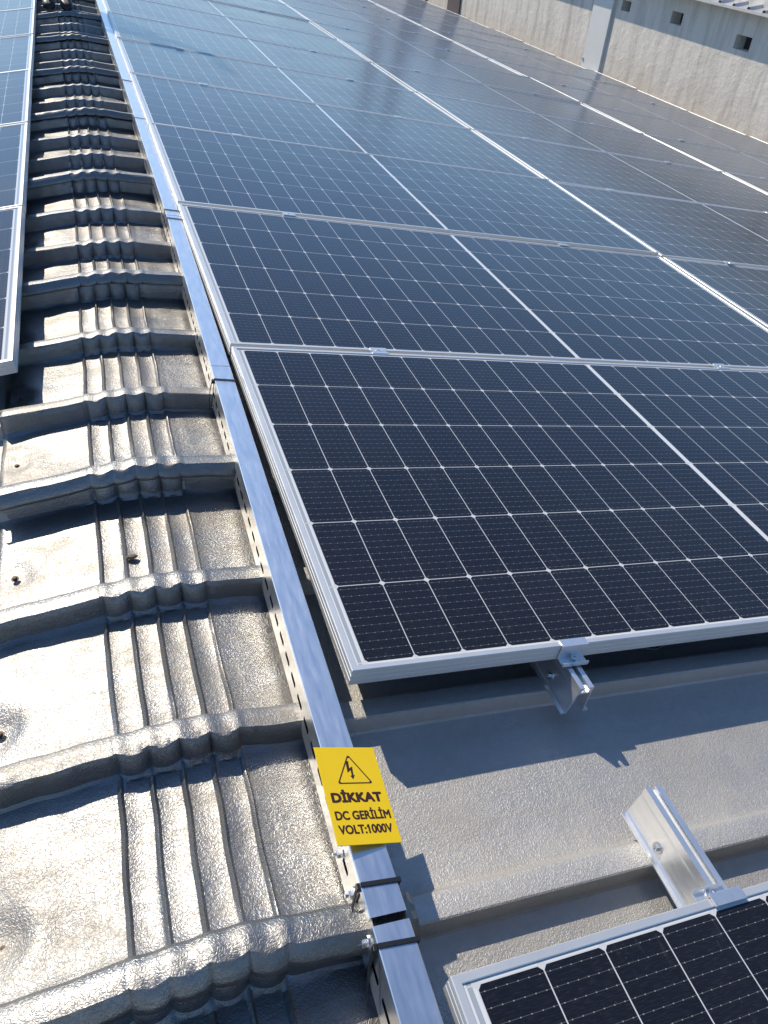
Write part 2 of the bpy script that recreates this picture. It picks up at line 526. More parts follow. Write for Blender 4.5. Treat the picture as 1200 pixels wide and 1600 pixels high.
def make_cap(k0, idx, label):
    """one cap sheet from rib k0 (its near lip, lying on the nearer sheet) to rib k0 + 3"""
    seed = idx * 13.7
    r = random.Random(100 + idx)
    sx_, sk_ = r.uniform(-0.006, 0.006), r.uniform(-0.022, 0.022)
    lift = r.uniform(0.026, 0.036)
    prof = []      # (v, h, kind, relative)   kind: pan/face/top
    for k in range(k0, k0 + 4):
        c_ = rib_c(k) + r.uniform(-0.005, 0.005)
        hh = 0.0475 + r.uniform(-0.004, 0.005)
        if k == k0:
            c_ -= 0.006
            prof += [(c_ - 0.0405, hh - 0.027, 'face', 0.6), (c_ - 0.037, hh - 0.019, 'face', 0.55), (c_ - 0.032, hh - 0.010, 'face', 0.5)]
        else:
            prof += [(c_ - 0.044, 0.0, 'pan', 0.6), (c_ - 0.036, 0.001, 'foot', 1.0), (c_ - 0.0314, 0.005, 'face', 1.0), (c_ - 0.0305, 0.013, 'face', 1.0), (c_ - 0.0292, 0.022, 'face', 0.95),
                     (c_ - 0.0272, 0.033, 'face', 0.75)]
        prof += [(c_ - 0.0248, hh - 0.0030, 'face', 0.5), (c_ - 0.0225, hh - 0.0004, 'top', 0.45), (c_ - 0.006, hh, 'top', 0.1), (c_ + 0.010, hh - 0.001, 'top', 0.0), (c_ + 0.018, hh - 0.006, 'top', 0.0)]
        if k < k0 + 3:
            prof += [(c_ + 0.028, 0.014, 'side', 0), (c_ + 0.034, 0.003, 'pan', 0), (c_ + 0.042, 0.0, 'pan', 0)]
            nx = rib_c(k + 1) - 0.06
            n_ = 12
            for j in range(1, n_ + 1):
                prof.append((c_ + 0.042 + (nx - c_ - 0.042) * j / (n_ + 0.5), 0.0, 'pan', 0))
        else:
            prof += [(c_ + 0.024, hh - 0.02, 'side', 0)]
    vlo = prof[0][0]
    screws = []
    for k in range(k0, k0 + 3):
        screws.append((-0.262 + r.uniform(-0.018, 0.006), rib_c(k) + r.uniform(0.11, 0.19)))
    m = MB()
    rings = []
    for tt in TS:
        bz = base_z(tt)
        ring = []
        for (v, h, kind, f) in prof:
            fz = 0.0
            dv = 0.0
            if kind == 'pan':
                fade = 1.0
                fz = flute(tt, v, seed) * (1 - 0.5 * f)
                n1 = noise.noise(Vector((tt * 5 + seed, v * 4, 0.7)))
                n2 = noise.noise(Vector((tt * 13 + seed, v * 11, 3.7)))
                n3 = abs(noise.noise(Vector((tt * 9 - seed, v * 24, 1.7))))
                fz += 0.0075 * n1 + 0.0030 * n2 - 0.0030 * n3
                # faint rolled bead across the wings
                b_ = ((v - RIB0) / RIBP) % 1.0
                if abs(tt) > 0.12: fz += 0.0016 * math.exp(-((b_ - 0.60) / 0.03) ** 2)
                for (sx, sv) in screws:
                    d2 = ((tt - sx) / 0.030) ** 2 + ((v - sv) / 0.032) ** 2
                    fz -= 0.0065 * math.exp(-d2)
                    d3 = math.sqrt(d2) * 0.031
                    fz += 0.0042 * math.exp(-((d3 - 0.052) / 0.014) ** 2) * (1 if tt > sx else 0.3)
            elif kind in ('face', 'foot'):
                dv = -bulge(tt) * f
                if kind == 'foot': fz = flute(tt, v, seed) * 0.35
                dv += 0.002 * noise.noise(Vector((tt * 22, v * 5, seed)))
            elif kind == 'top':
                dv = -bulge(tt) * f
                fz = 0.0018 * noise.noise(Vector((tt * 14, v * 5, seed))) + (0.0016 * math.cos(2 * math.pi * (tt / 0.047)) if abs(tt) < 0.1 else 0)
            lz = lift * math.exp(-max(0.0, v - rib_c(k0)) / 0.10)
            kk = k0 * 2.1 + round((v - RIB0) / RIBP) * 1.3
            wv = 0.008 * noise.noise(Vector((tt * 2.6 + seed, kk, 9.0))) + 0.0035 * noise.noise(Vector((tt * 17 + seed, kk, 2.0)))
            if kind in ('top', 'face'): fz += 0.0035 * noise.noise(Vector((tt * 7 + seed, kk, 5.5)))
            ring.append((PC.x + (tt + (wobble(v, seed) + sx_ if abs(tt) < 0.128 else sx_ * 0.6)) * math.cos(S), v + dv + wv + sk_ * tt, PC.z + bz + 0.004 + h + fz + lz))
        rings.append(ring)
    m.loft(rings, closed=False)
    root = empty('ridge_cap', Matrix.Translation((PC.x, rib_c(k0), PC.z)), label, 'ridge cap', 'embossed caps along the roof ridge')
    m.v = [(a - PC.x, b - rib_c(k0), cc - PC.z) for a, b, cc in m.v]
    o = m.build('cap_sheet', M['cap'], root, smooth=True, angle=32)
    so = o.modifiers.new('thick', 'SOLIDIFY')
    so.thickness = 0.0009
    so.offset = -1
    for (sx, sv) in screws:
        s_ = MB()
        z = base_z(sx) + 0.0015
        s_.lathe([(0.0001, 0.0), (0.0075, 0.0), (0.0078, 0.0012), (0.0046, 0.0016), (0.0044, 0.005), (0.003, 0.0056), (0.0001, 0.0057)],
                 (sx * math.cos(S), sv - rib_c(k0), z), (-math.sin(S), 0, math.cos(S)), 10)
        s_.build('screw', M['rust'], root, smooth=True)
    return root


n_cap = 0
for i, k0 in enumerate(range(-4, 30, 3)):
    if i == 0: lb = 'shaded nearest ridge cap sheet running under the lower edge of the photo'
    elif rib_c(k0) > 7.6: lb = 'ridge cap sheet far up the ridge beyond the standing person'
    else: lb = {1: 'ridge cap sheet beside the yellow sign, second from the near end',
                2: 'ridge cap sheet with the overlapping dark lip, third from the near end'}.get(i, 'embossed ridge cap sheet between the panel columns, %s from the near end' % ORD[i])
    make_cap(k0, i, lb)

# ------------------------------------------------------------------ solar panels
def panel_frame_mb():
    m = MB()
    # profile: (inward, w) outline of the frame bar
    prof = [(0, -FH), (0, -0.0245), (0.0008, -0.0238), (0.0008, -0.0222), (0, -0.0215), (0, -0.0135), (0.0008, -0.0128), (0.0008, -0.0112), (0, -0.0105),
            (0, -0.0012), (0.0012, 0.0), (0.0105, 0.0), (0.0115, -0.0012), (0.0115, -0.0075), (0.002, -0.0075), (0.002, -FH + 0.0015), (0.024, -FH + 0.0015), (0.024, -FH)]
    for side in range(4):
        rings = []
        for end in (0, 1):
            ring = []
            for (q, w) in prof:
                mit = q if True else 0
                if side == 0: p_ = (q + (L - 2 * q) * end, q, w)
                elif side == 1: p_ = (L - q, q + (W - 2 * q) * end, w)
                elif side == 2: p_ = (L - q - (L - 2 * q) * end, W - q, w)
                else: p_ = (q, W - q - (W - 2 * q) * end, w)
                ring.append(p_)
            rings.append(ring)
        m.loft(rings)
    return m


pf = panel_frame_mb()
pg = MB()
pg.box(0.0118, L - 0.0118, 0.0118, W - 0.0118, -0.0068, -0.0028)
proto_panel = None


def place_panel(mw, label, group):
    global proto_panel
    if proto_panel is None:
        root = empty('solar_panel', mw, label, 'solar panel', group)
        pf.build('frame', M['frame'], root)
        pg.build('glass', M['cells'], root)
        proto_panel = root
        return root
    c_ = copy_tree(proto_panel)
    c_.matrix_world = mw
    tag(c_, label, 'solar panel', group)
    return c_


CI = cam.matrix_world.inverted()
AX, AY = 600.0 / F_PX, 800.0 / F_PX


def seen(mw, sx=L, sy=W, n=9):
    for i in range(n):
        for j in range(n):
            q = CI @ (mw @ Vector((sx * i / (n - 1), sy * j / (n - 1), 0)))
            if q.z < -0.05 and abs(q.x / -q.z) < AX and abs(q.y / -q.z) < AY: return True
    return False


GR = 'solar panels in columns on the roof'
# front panel, alone beyond the walkway gap
place_panel(right(-0.010, -0.468 - W, 0.0, math.radians(0.4)), 'nearest solar panel, cut by the lower right corner of the photo', GR)
colname = ['from the near end in the column beside the cable tray', 'from the near end in the second column from the tray', 'from the near end in the third column along the wall']
colout = ['in the column beside the cable tray', 'in the second column from the tray', 'in the third column along the wall']
vis_rows = {}
for j, (ra, rb) in enumerate([(0, 11), (0, 15), (1, 19)]):
    n_ = 0
    for k in range(ra, rb):
        jr = random.Random(j * 100 + k)
        a = math.radians(0.22)
        if j == 0 and k < 2: a *= 0.3
        mw = right(j * PU, k * PV, jr.uniform(-0.0015, 0.0015), 0, jr.uniform(-a, a), jr.uniform(-a, a))
        if seen(mw):
            lb = '%s visible solar panel %s' % (ORD[n_], colname[j])
            if j == 0 and k == 0: lb = 'large dark solar panel behind the yellow sign, its near edge over the bare roof sheet'
            vis_rows.setdefault(j, []).append(k)
            n_ += 1
        else:
            lb = 'dark solar panel %s, outside the photo edge' % colout[j]
        place_panel(mw, lb, GR)
n_ = 0
for k in range(0, 10):
    jr = random.Random(900 + k)
    a = math.radians(0.2)
    mw = left(-0.238 - L, 1.146 + PV * k, 0.14, 0) @ Matrix.Rotation(jr.uniform(-a, a), 4, 'X')
    if seen(mw):
        lb = 'solar panel left of the roof ridge, %s from the near end' % ORD[n_]
        n_ += 1
    else:
        lb = 'solar panel left of the roof ridge, beyond the top edge of the photo'
    place_panel(mw, lb, GR)

# ------------------------------------------------------------------ clamps
def mid_clamp_mb():
    m = MB()
    # bridges the 20 mm seam: flat wings on both frames and a sunk middle
    prof = [(-0.017, 0.0006), (-0.017, 0.0036), (-0.0075, 0.0036), (-0.0065, -0.004), (0.0065, -0.004), (0.0075, 0.0036), (0.017, 0.0036), (0.017, 0.0006), (0.0095, 0.0006), (0.0085, -0.007), (-0.0085, -0.007), (-0.0095, 0.0006)]
    rings = [[(x, y, z) for y, z in prof] for x in (-0.025, 0.025)]
    m.loft(rings)
    return m


def bolt_mb(c_, axis, r=0.0055, h=0.006, washer=0.009):
    m = MB()
    m.lathe([(0.0001, 0), (washer, 0), (washer, 0.0015), (r * 0.9, 0.0016)], c_, axis, 14)
    ax = Vector(axis).normalized()
    m.lathe([(0.0001, 0), (r, 0), (r, h * 0.85), (r * 0.85, h), (r * 0.45, h), (r * 0.4, h * 0.6), (0.0001, h * 0.6)], Vector(c_) + ax * 0.0016, axis, 6)
    return m


cl_proto = None


def place_mid_clamp(mw, label):
    global cl_proto
    if cl_proto is None:
        root = empty('mid_clamp', mw, label, 'panel clamp', 'mid clamps in the seams between panels')
        mid_clamp_mb().build('clamp_body', M['rail'], root)
        bolt_mb((0, 0, -0.004), (0, 0, 1), 0.0042, 0.005, 0.006).build('bolt', M['bolt'], root)
        cl_proto = root
        return root
    c_ = copy_tree(cl_proto)
    c_.matrix_world = mw
    tag(c_, label, 'panel clamp', 'mid clamps in the seams between panels')
    return c_


cshort = ['the column beside the tray', 'the second column from tray', 'the third column along wall']
for j in range(3):
    rows = vis_rows[j]
    for k in rows:
        for s_, uu in enumerate((0.428, 1.722)):
            mw = right(j * PU + uu, (k + 1) * PV - 0.010, 0.0)
            if seen(mw, 0.01, 0.01, 2):
                n_ = rows.index(k)
                place_mid_clamp(mw, '%s clamp beyond %s visible panel of %s' % (('left', 'right')[s_], ORD[n_], cshort[j]))

# end clamp: tab over the frame, plate down its face, foot pointing away with a bolt
def end_clamp(mw, label):
    root = empty('end_clamp', mw, label, 'panel clamp')
    m = MB()
    prof = [(0.013, 0.0008), (0.013, 0.0038), (-0.0045, 0.0038), (-0.0045, -0.028), (-0.021, -0.028), (-0.021, -0.022), (-0.0235, -0.022), (-0.0235, -0.0312), (-0.0012, -0.0312), (-0.0012, 0.0008)]
    m.loft([[(x, y, z) for y, z in prof] for x in (-0.028, 0.028)])
    m.build('clamp_body', M['rail'], root, bevel=0.0004)
    bolt_mb((0.0, -0.0125, -0.028), (0, 0, 1), 0.0055, 0.008, 0.0075).build('bolt', M['bolt'], root)
    return root


end_clamp(right(0.434, 0.0, 0.0), 'silver end clamp holding the near edge of the large panel above the rail')
end_clamp(right(0.412, -0.468 + 0.0025, 0.0, math.pi), 'silver end clamp on the far edge of the nearest panel, lower right')


# mini rails -------------------------------------------------------------
def mini_rail(mw, ln, label, bolts):
    root = empty('mounting_rail', mw, label, 'rail', 'short mounting rails on the roof ribs')
    h = 0.069
    prof = [(-0.030, 0.0), (-0.030, 0.0024), (-0.0225, 0.0030), (-0.0205, 0.006), (-0.0185, 0.016), (-0.0165, 0.034), (-0.0158, 0.050), (-0.0150, 0.054), (-0.0150, h), (-0.0048, h), (-0.0048, h - 0.004), (-0.0075, h - 0.004), (-0.0075, h - 0.013)]
    prof += [(-x, z) for x, z in reversed(prof)]
    inner_ = [(0.0180, 0.0), (0.0180, 0.006), (0.0160, 0.016), (0.0140, 0.034), (0.0130, 0.050), (0.0130, h - 0.016)]
    prof += inner_ + [(-x, z) for x, z in reversed(inner_)]
    m = MB()
    m.loft([[(x, y, z) for x, z in prof] for y in (0.0, ln)], caps=False)
    n = len(prof)
    # end faces as quads along the outline's thickness are built by triangulation
    bm = bmesh.new()
    for y in (0.0, ln):
        vs = [bm.verts.new((x, y, z)) for x, z in prof]
        es = [bm.edges.new((vs[i], vs[(i + 1) % n])) for i in range(n)]
        bmesh.ops.triangle_fill(bm, edges=es, use_beauty=True)
    bm.verts.index_update()
    m.add([v_.co.copy() for v_ in bm.verts], [[v_.index for v_ in f_.verts] for f_ in bm.faces])
    bm.free()
    m.build('rail_profile', M['rail'], root)
    for (side, y) in bolts:
        nx = Vector((side * 0.95, 0, 0.3)).normalized()
        bolt_mb((side * 0.0183, y, 0.020), nx, 0.0052, 0.006, 0.0095).build('bolt', M['bolt'], root, smooth=True, angle=30)
    return root


RW = PAN_W + 0.0365
mini_rail(right(0.434, -0.072, RW - 0.0005), 0.50, 'aluminium rail sticking out under the near edge of the large panel', [(-1, 0.075), (-1, 0.43)])
mini_rail(right(0.438, -0.275 - 0.54, RW - 0.0005), 0.54, 'bright aluminium rail on the bare roof, reaching out from the nearest panel', [(-1, 0.54 - 0.075), (-1, 0.12)])
# ------------------------------------------------------------------ cable tray
TRAY_TOP = -0.020
TRAY_W, TRAY_H = 0.046, 0.080
CTRL = [(-2.0, -0.060), (-0.50, -0.039), (-0.30, -0.0335), (0.0, -0.029), (1.0, -0.018), (2.2, -0.004), (4.4, -0.003), (9.5, -0.003)]


def tray_u(v):
    for (a, ua), (b, ub) in zip(CTRL, CTRL[1:]):
        if v <= b: return ua + (ub - ua) * (v - a) / (b - a)
    return CTRL[-1][1]


def tray(v0, v1, label, bolts=(), lids=None, joint=False):
    ua, ub = tray_u(v0), tray_u(v1)
    rz = -math.atan2(ub - ua, v1 - v0)
    root = empty('cable_tray', right(ua, v0, TRAY_TOP, rz), label, 'cable tray', 'cable trays laid end to end beside the panels')
    ln = math.hypot(v1 - v0, ub - ua)
    xl_, xr = -TRAY_W, 0.0
    # lid: top plate with small returns over the sides
    m = MB()
    th = 0.0009
    lip = 0.011
    prof = [(xl_ - 0.0012, -lip), (xl_ - 0.0022, -lip), (xl_ - 0.0022, -0.0012), (xl_ - 0.0010, 0.0), (xr + 0.0010, 0.0), (xr + 0.0022, -0.0012), (xr + 0.0022, -lip), (xr + 0.0012, -lip), (xr + 0.0012, -th - 0.0005), (xl_ - 0.0012, -th - 0.0005)]
    for (l0, l1) in (lids or [(v0, v1)]):
        m = MB()
        m.loft([[(x, y, z) for x, z in prof] for y in (l0 - v0, l1 - v0)])
        m.build('lid', M['zinc'], root)
    # channel: slotted left side, plain right side, bottom
    ch = MB()
    pitch, sl, sw = 0.047, 0.0155, 0.0050
    nC = int(ln / pitch)
    for side, x in ((0, xl_), (1, xr)):
        zt, zb = -th - 0.001, -TRAY_H
        zc = -0.047
        for i in range(nC):
            y0, y1 = i * pitch, (i + 1) * pitch if i < nC - 1 else ln
            yc = y0 + pitch / 2
            inner = []
            for a in (225, 247, 270, 292, 315, 45, 68, 90, 112, 135):
                pass
            ring_i = [(yc - sl, zc + sw * 0.4), (yc - sl + 0.002, zc + sw), (yc + sl - 0.002, zc + sw), (yc + sl, zc + sw * 0.4), (yc + sl, zc - sw * 0.4), (yc + sl - 0.002, zc - sw), (yc - sl + 0.002, zc - sw), (yc - sl, zc - sw * 0.4)]
            ring_o = [(y0, zc + 0.012), (y0, zt), (y1, zt), (y1, zc + 0.012), (y1, zc - 0.012), (y1, zb), (y0, zb), (y0, zc - 0.012)]
            vs = [(x, y, z) for y, z in ring_o] + [(x, y, z) for y, z in ring_i]
            ch.add(vs, [(q, (q + 1) % 8, 8 + (q + 1) % 8, 8 + q) for q in range(8)])
    ch.add([(xl_, 0, -TRAY_H), (xr, 0, -TRAY_H), (xr, ln, -TRAY_H), (xl_, ln, -TRAY_H)], [(0, 1, 2, 3)])
    ch.build('channel', M['zinc_side'], root)
    if joint:
        # flat coupling plate bolted over the left side
        jp = MB()
        jp.box(xl_ - 0.0046, xl_ - 0.0026, 0.004, 0.165, -0.078, -0.0135)
        jp.build('coupling_plate', M['zinc_side'], root, bevel=0.0005)
    for (y, z) in bolts:
        bx_ = xl_ - (0.0046 if joint else 0.0003)
        b = bolt_mb((bx_, y, z), (-1, 0, 0), 0.0065, 0.007, 0.0105)
        b.tube([(bx_ - 0.006, y, z), (bx_ - 0.013, y, z)], 0.0028, 8)
        b.build('bolt', M['bolt'], root, smooth=True, angle=30)
    # cables lying in the tray
    return root


tray(-1.90, 1.06, 'front cable tray with the yellow sign on it and a gap in its lid', [(1.638, -0.046), (1.577, -0.042), (1.515, -0.042)], lids=[(-1.90, -0.385), (-0.3745, 1.06)])
tray(1.062, 2.20, 'cable tray with a black strap, next beyond the one under the sign')
tray(2.204, 4.40, 'cable tray in the middle distance, beyond the pair of black straps')
tray(4.404, 9.4, 'farthest cable tray, running past the feet of the standing person')

cb = MB()
for i, (dx, dz) in enumerate([(-0.012, -0.055), (-0.024, -0.060), (-0.034, -0.054), (-0.018, -0.045), (-0.029, -0.044)]):
    cb.tube([(tray_u(v) + dx + 0.002 * math.sin(v * 9 + i), v, TRAY_TOP + dz + 0.002 * math.cos(v * 7 + i)) for v in [-1.9 + 0.1 * q for q in range(62)]], 0.0045, 6)
tag(cb.build('cable_bundle', M['black'], mw=MR.copy(), smooth=True), 'black cables lying inside the tray, seen through the gap in the lid', 'cable')


def cable_tie(v, label, tail=True, wdt=0.0056):
    u = tray_u(v)
    root = empty('cable_tie', right(u, v, TRAY_TOP, math.radians(-4)), label, 'cable tie', 'black cable ties round the tray')
    m = MB()
    xl_, xr, o_ = -TRAY_W - 0.003, 0.003, 0.0014
    path = [(xl_, -TRAY_H - 0.002), (xl_, 0.0012), (xr, 0.0012), (xr, -TRAY_H - 0.002)]
    outer = [(xl_ - o_, -TRAY_H - 0.002 - o_), (xl_ - o_, 0.0012 + o_), (xr + o_, 0.0012 + o_), (xr + o_, -TRAY_H - 0.002 - o_)]
    n = 4
    for i in range(n):
        a, b = path[i], path[(i + 1) % n]
        c_, d_ = outer[i], outer[(i + 1) % n]
        m.loft([[(a[0], y, a[1]), (b[0], y, b[1]), (d_[0], y, d_[1]), (c_[0], y, c_[1])] for y in (-wdt / 2, wdt / 2)])
    m.build('strap', M['black'], root)
    if tail:
        hb = MB()
        hb.box(xl_ - 0.007, xl_ - 0.0012, -0.0045, 0.0045, -0.010, -0.001)
        hb.build('head', M['black'], root, bevel=0.001)
        tl = MB()
        pts = [(xl_ - 0.006, -0.002, -0.010), (xl_ - 0.010, -0.014, -0.028), (xl_ - 0.011, -0.028, -0.050), (xl_ - 0.010, -0.036, -0.066)]
        tl.loft([[(x, y - 0.003, z), (x, y + 0.003, z + 0.001), (x - 0.0013, y + 0.003, z + 0.001), (x - 0.0013, y - 0.003, z)] for x, y, z in pts])
        tl.build('tail', M['black'], root)
    return root


cable_tie(-0.335, 'black cable tie round the tray just below the yellow sign')
cable_tie(-0.412, 'black cable tie nearest the lower edge of the photo, below the lid gap')
cable_tie(0.985, 'single black cable tie round the tray beside the seam of the first two panels', wdt=0.005)
cable_tie(2.165, 'nearer one of the close pair of black ties in the middle distance', tail=False, wdt=0.006)
cable_tie(2.255, 'farther one of the close pair of black ties in the middle distance', tail=False, wdt=0.006)
cable_tie(3.60, 'thin tie round the tray in the far distance', tail=False, wdt=0.004)
cable_tie(4.45, 'farthest tie round the tray, at the start of the last tray', tail=False, wdt=0.01)

# ------------------------------------------------------------------ warning sign
root = empty('warning_sign', right(0, 0, 0), 'yellow rectangular high voltage warning plate with dark lettering on the cable tray', 'sign')
TL, TR = Vector((-0.1030, -0.127, -0.0030)), Vector((-0.0075, -0.1315, -0.0205))
BL = Vector((-0.1050, -0.282, -0.0030))
exv = (TR - TL)
SW = exv.length
exv = exv.normalized()
eyv = (TL - BL)
SH = eyv.length
eyv = (eyv - exv * eyv.dot(exv)).normalized()
ezv = exv.cross(eyv)
RS = Matrix((exv, eyv, ezv)).transposed().to_4x4()
RS.translation = BL
root.matrix_world = MR @ RS
m = MB()
m.box(0, SW, 0, SH, -0.0012, 0.0)
m.build('sign_plate', M['yellow'], root, bevel=0.0004)


def text_part(name, body, cx, cy, width, height, bold):
    cu = bpy.data.curves.new('txt', 'FONT')
    cu.body = body
    cu.size = 1.0
    cu.extrude = 0.0
    cu.resolution_u = 4
    ob = bpy.data.objects.new('txt', cu)
    COL.objects.link(ob)
    dg = bpy.context.evaluated_depsgraph_get()
    me = bpy.data.meshes.new_from_object(ob.evaluated_get(dg))
    bpy.data.objects.remove(ob)
    if '1' in body:                      # this typeface's numeral has no flag: add one
        cu2 = bpy.data.curves.new('txt', 'FONT')
        cu2.body = body[:body.index('1') + 1]
        ob2 = bpy.data.objects.new('txt', cu2)
        COL.objects.link(ob2)
        m2 = bpy.data.meshes.new_from_object(ob2.evaluated_get(bpy.context.evaluated_depsgraph_get()))
        bpy.data.objects.remove(ob2)
        xr = max(v_.co.x for v_ in m2.vertices)
        yt = max(v_.co.y for v_ in m2.vertices if v_.co.x > xr - 0.02)
        bm2 = bmesh.new()
        bm2.from_mesh(me)
        bm2.faces.new([bm2.verts.new((xr - a_, yt - b_, 0)) for a_, b_ in ((0.03, 0.0), (0.09, 0.0), (0.20, 0.13), (0.20, 0.21), (0.03, 0.10))])
        bm2.to_mesh(me)
        bm2.free()
    xs = [v_.co.x for v_ in me.vertices]
    ys = [v_.co.y for v_ in me.vertices]
    # cap height is measured without the dots over the capital I
    x0, x1, y0 = min(xs), max(xs), min(ys)
    y1 = 0.73
    for v_ in me.vertices:
        v_.co = ((v_.co.x - (x0 + x1) / 2) / (x1 - x0) * width + cx, (v_.co.y - y0) / (y1 - y0) * height + cy, 0.00025)
    tm = MB()
    nb = 9
    for q in range(nb):
        dx = 0.0 if q == 8 else math.cos(q * math.pi / 4) * bold * width
        dy = 0.0 if q == 8 else math.sin(q * math.pi / 4) * bold * width * 0.8
        tm.add([(v_.co.x + dx, v_.co.y + dy, v_.co.z + q * 0.00001) for v_ in me.vertices], [tuple(p_.vertices) for p_ in me.polygons])
    me = bpy.data.meshes.new(name)
    me.from_pydata(tm.v, [], tm.f)
    me.materials.append(M['ink'])
    o = bpy.data.objects.new(name, me)
    COL.objects.link(o)
    o.parent = root
    return o


text_part('lettering', 'D\u0130KKAT', SW * 0.49, SH * 0.415, SW * 0.79, SH * 0.094, 0.0165)
text_part('lettering', 'DC GER\u0130L\u0130M', SW * 0.51, SH * 0.240, SW * 0.86, SH * 0.086, 0.0080)
text_part('lettering', 'VOLT:1000V', SW * 0.495, SH * 0.104, SW * 0.83, SH * 0.086, 0.0080)
tri = MB()
cx, cy = SW * 0.53, SH * 0.60
A = [Vector((cx - SW * 0.29, cy)), Vector((cx + SW * 0.29, cy)), Vector((cx - SW * 0.005, cy + SH * 0.32))]
cen = (A[0] + A[1] + A[2]) / 3
outer, inner = [], []
for q in range(3):
    p0 = A[q]
    d1 = (A[(q + 1) % 3] - p0).normalized()
    d0 = (A[q - 1] - p0).normalized()
    for (da, db, tt) in ((d0, d1, 0.0), (d0, d1, 0.5), (d0, d1, 1.0)):
        off_ = d0 * 0.003 * (1 - tt) + d1 * 0.003 * tt
        outer.append(p0 + off_)
        inner.append(cen + (p0 + off_ - cen) * 0.885)
n = len(outer)
tri.add([(p_.x, p_.y, 0.00025) for p_ in outer] + [(p_.x, p_.y, 0.00025) for p_ in inner], [(q, (q + 1) % n, n + (q + 1) % n, n + q) for q in range(n)])
tri.build('triangle_border', M['ink'], root)
bo = MB()
bz = [(-0.05, 1.0), (0.22, 1.0), (0.14, 0.60), (0.46, 0.70), (0.36, 0.22), (0.50, 0.26), (0.24, 0.0), (0.05, 0.20), (0.19, 0.21), (0.22, 0.50), (-0.12, 0.36)]
bh = SH * 0.20
bo_v = [(cx - 0.006 + x * bh * 0.55, cy + SH * 0.045 + y * bh, 0.00025) for x, y in bz]
bm = bmesh.new()
vs = [bm.verts.new(q) for q in bo_v]
bmesh.ops.triangle_fill(bm, edges=[bm.edges.new((vs[i], vs[(i + 1) % len(vs)])) for i in range(len(vs))], use_beauty=True)
bm.verts.index_update()
bo.add([v_.co.copy() for v_ in bm.verts], [[v_.index for v_ in f_.verts] for f_ in bm.faces])
bm.free()
bo.build('lightning_bolt', M['ink'], root)

# ------------------------------------------------------------------ loose things on the roof
pb = MB()
pb.lathe([(0.0005, 0), (0.006, 0.001), (0.0085, 0.004), (0.006, 0.0075), (0.0005, 0.009)], (0, 0, 0), (0, 0, 1), 9)
pb.v = [(x * (1.5 + 6 * y), y * 0.8, z) for x, y, z in pb.v]
tag(pb.build('pebble', M['stone'], mw=Matrix.Translation((PC.x - 0.035, 0.46, PC.z + 0.008)), smooth=True), 'small brown pebble lying between the pleats of the ridge cap', 'pebble')

hc = MB()
hc.tube([(0.50 + 0.36 * q / 20, 0.05 + 0.01 * math.sin(q), -0.045 - 0.05 * math.sin(math.pi * q / 20)) for q in range(21)], 0.0032, 6)
tag(hc.build('cable', M['black'], mw=MR.copy(), smooth=True), 'black cable sagging under the near edge of the large panel', 'cable')

# ------------------------------------------------------------------ neighbouring building with the plaster wall
WX = 6.93
BASE = MR @ Vector((WX, 0, 0))
bw = Matrix.Translation(BASE)
broot = empty('neighbour_building', bw, 'pale plaster building with small square vents beyond the third panel column', 'building')
V0, V1, HT = -6.0, 30.0, 1.30
holes = [(7.43, 7.70, 0.745, 0.885), (8.75, 8.985, 0.808, 0.940), (9.92, 10.135, 0.795, 0.915), (6.1, 6.37, 0.72, 0.86), (11.2, 11.42, 0.79, 0.91)]
holes = sorted(holes)
w_ = MB()
ys = [V0] + [q for h_ in holes for q in h_[:2]] + [V1]
D = 0.22
for i in range(len(ys) - 1):
    y0, y1 = ys[i], ys[i + 1]
    if i % 2 == 0:
        w_.add([(0, y0, -6), (0, y1, -6), (0, y1, HT), (0, y0, HT)], [(0, 1, 2, 3)])
    else:
        _, _, z0, z1 = holes[i // 2]
        w_.add([(0, y0, -6), (0, y1, -6), (0, y1, z0), (0, y0, z0)], [(0, 1, 2, 3)])
        w_.add([(0, y0, z1), (0, y1, z1), (0, y1, HT), (0, y0, HT)], [(0, 1, 2, 3)])
        w_.add([(0, y0, z0), (0, y1, z0), (0, y1, z1), (0, y0, z1), (D, y0, z0), (D, y1, z0), (D, y1, z1), (D, y0, z1)], [(0, 1, 5, 4), (1, 2, 6, 5), (2, 3, 7, 6), (3, 0, 4, 7)])
# thickness: back and ends
w_.add([(6, V0, -6), (6, V1, -6), (6, V1, HT), (6, V0, HT), (0, V0, -6), (0, V1, -6), (0, V1, HT), (0, V0, HT)], [(0, 1, 2, 3), (0, 3, 7, 4), (1, 5, 6, 2)])
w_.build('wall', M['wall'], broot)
for (y0, y1, z0, z1) in holes:
    vm = MB()
    vm.box(D - 0.07, D - 0.02, y0 + 0.002, y1 - 0.002, z0 + 0.002, z1 - 0.002)
    vm.build('vent', M['dark_hole'], broot)
dm = MB()
dm.box(-0.035, 0.001, 10.305, 10.80, -0.01, 1.22)
dm.build('door', M['door'], broot, bevel=0.004)
dm = MB()
dm.box(-0.05, -0.0355, 10.765, 10.80, 0.09, 0.115)
dm.build('latch', M['bolt'], broot)
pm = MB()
pm.box(-0.03, 0.001, 15.6, 16.2, -0.5, 1.2)  # dark strip standing in for a shaded band of the wall
pm.build('shade_strip', M['brown'], broot)
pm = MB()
pm.box(-0.03, 0.001, 17.4, 18.4, -0.5, 1.2)  # second band of wall shade, put into a dark strip
pm.build('shade_strip', M['brown'], broot)
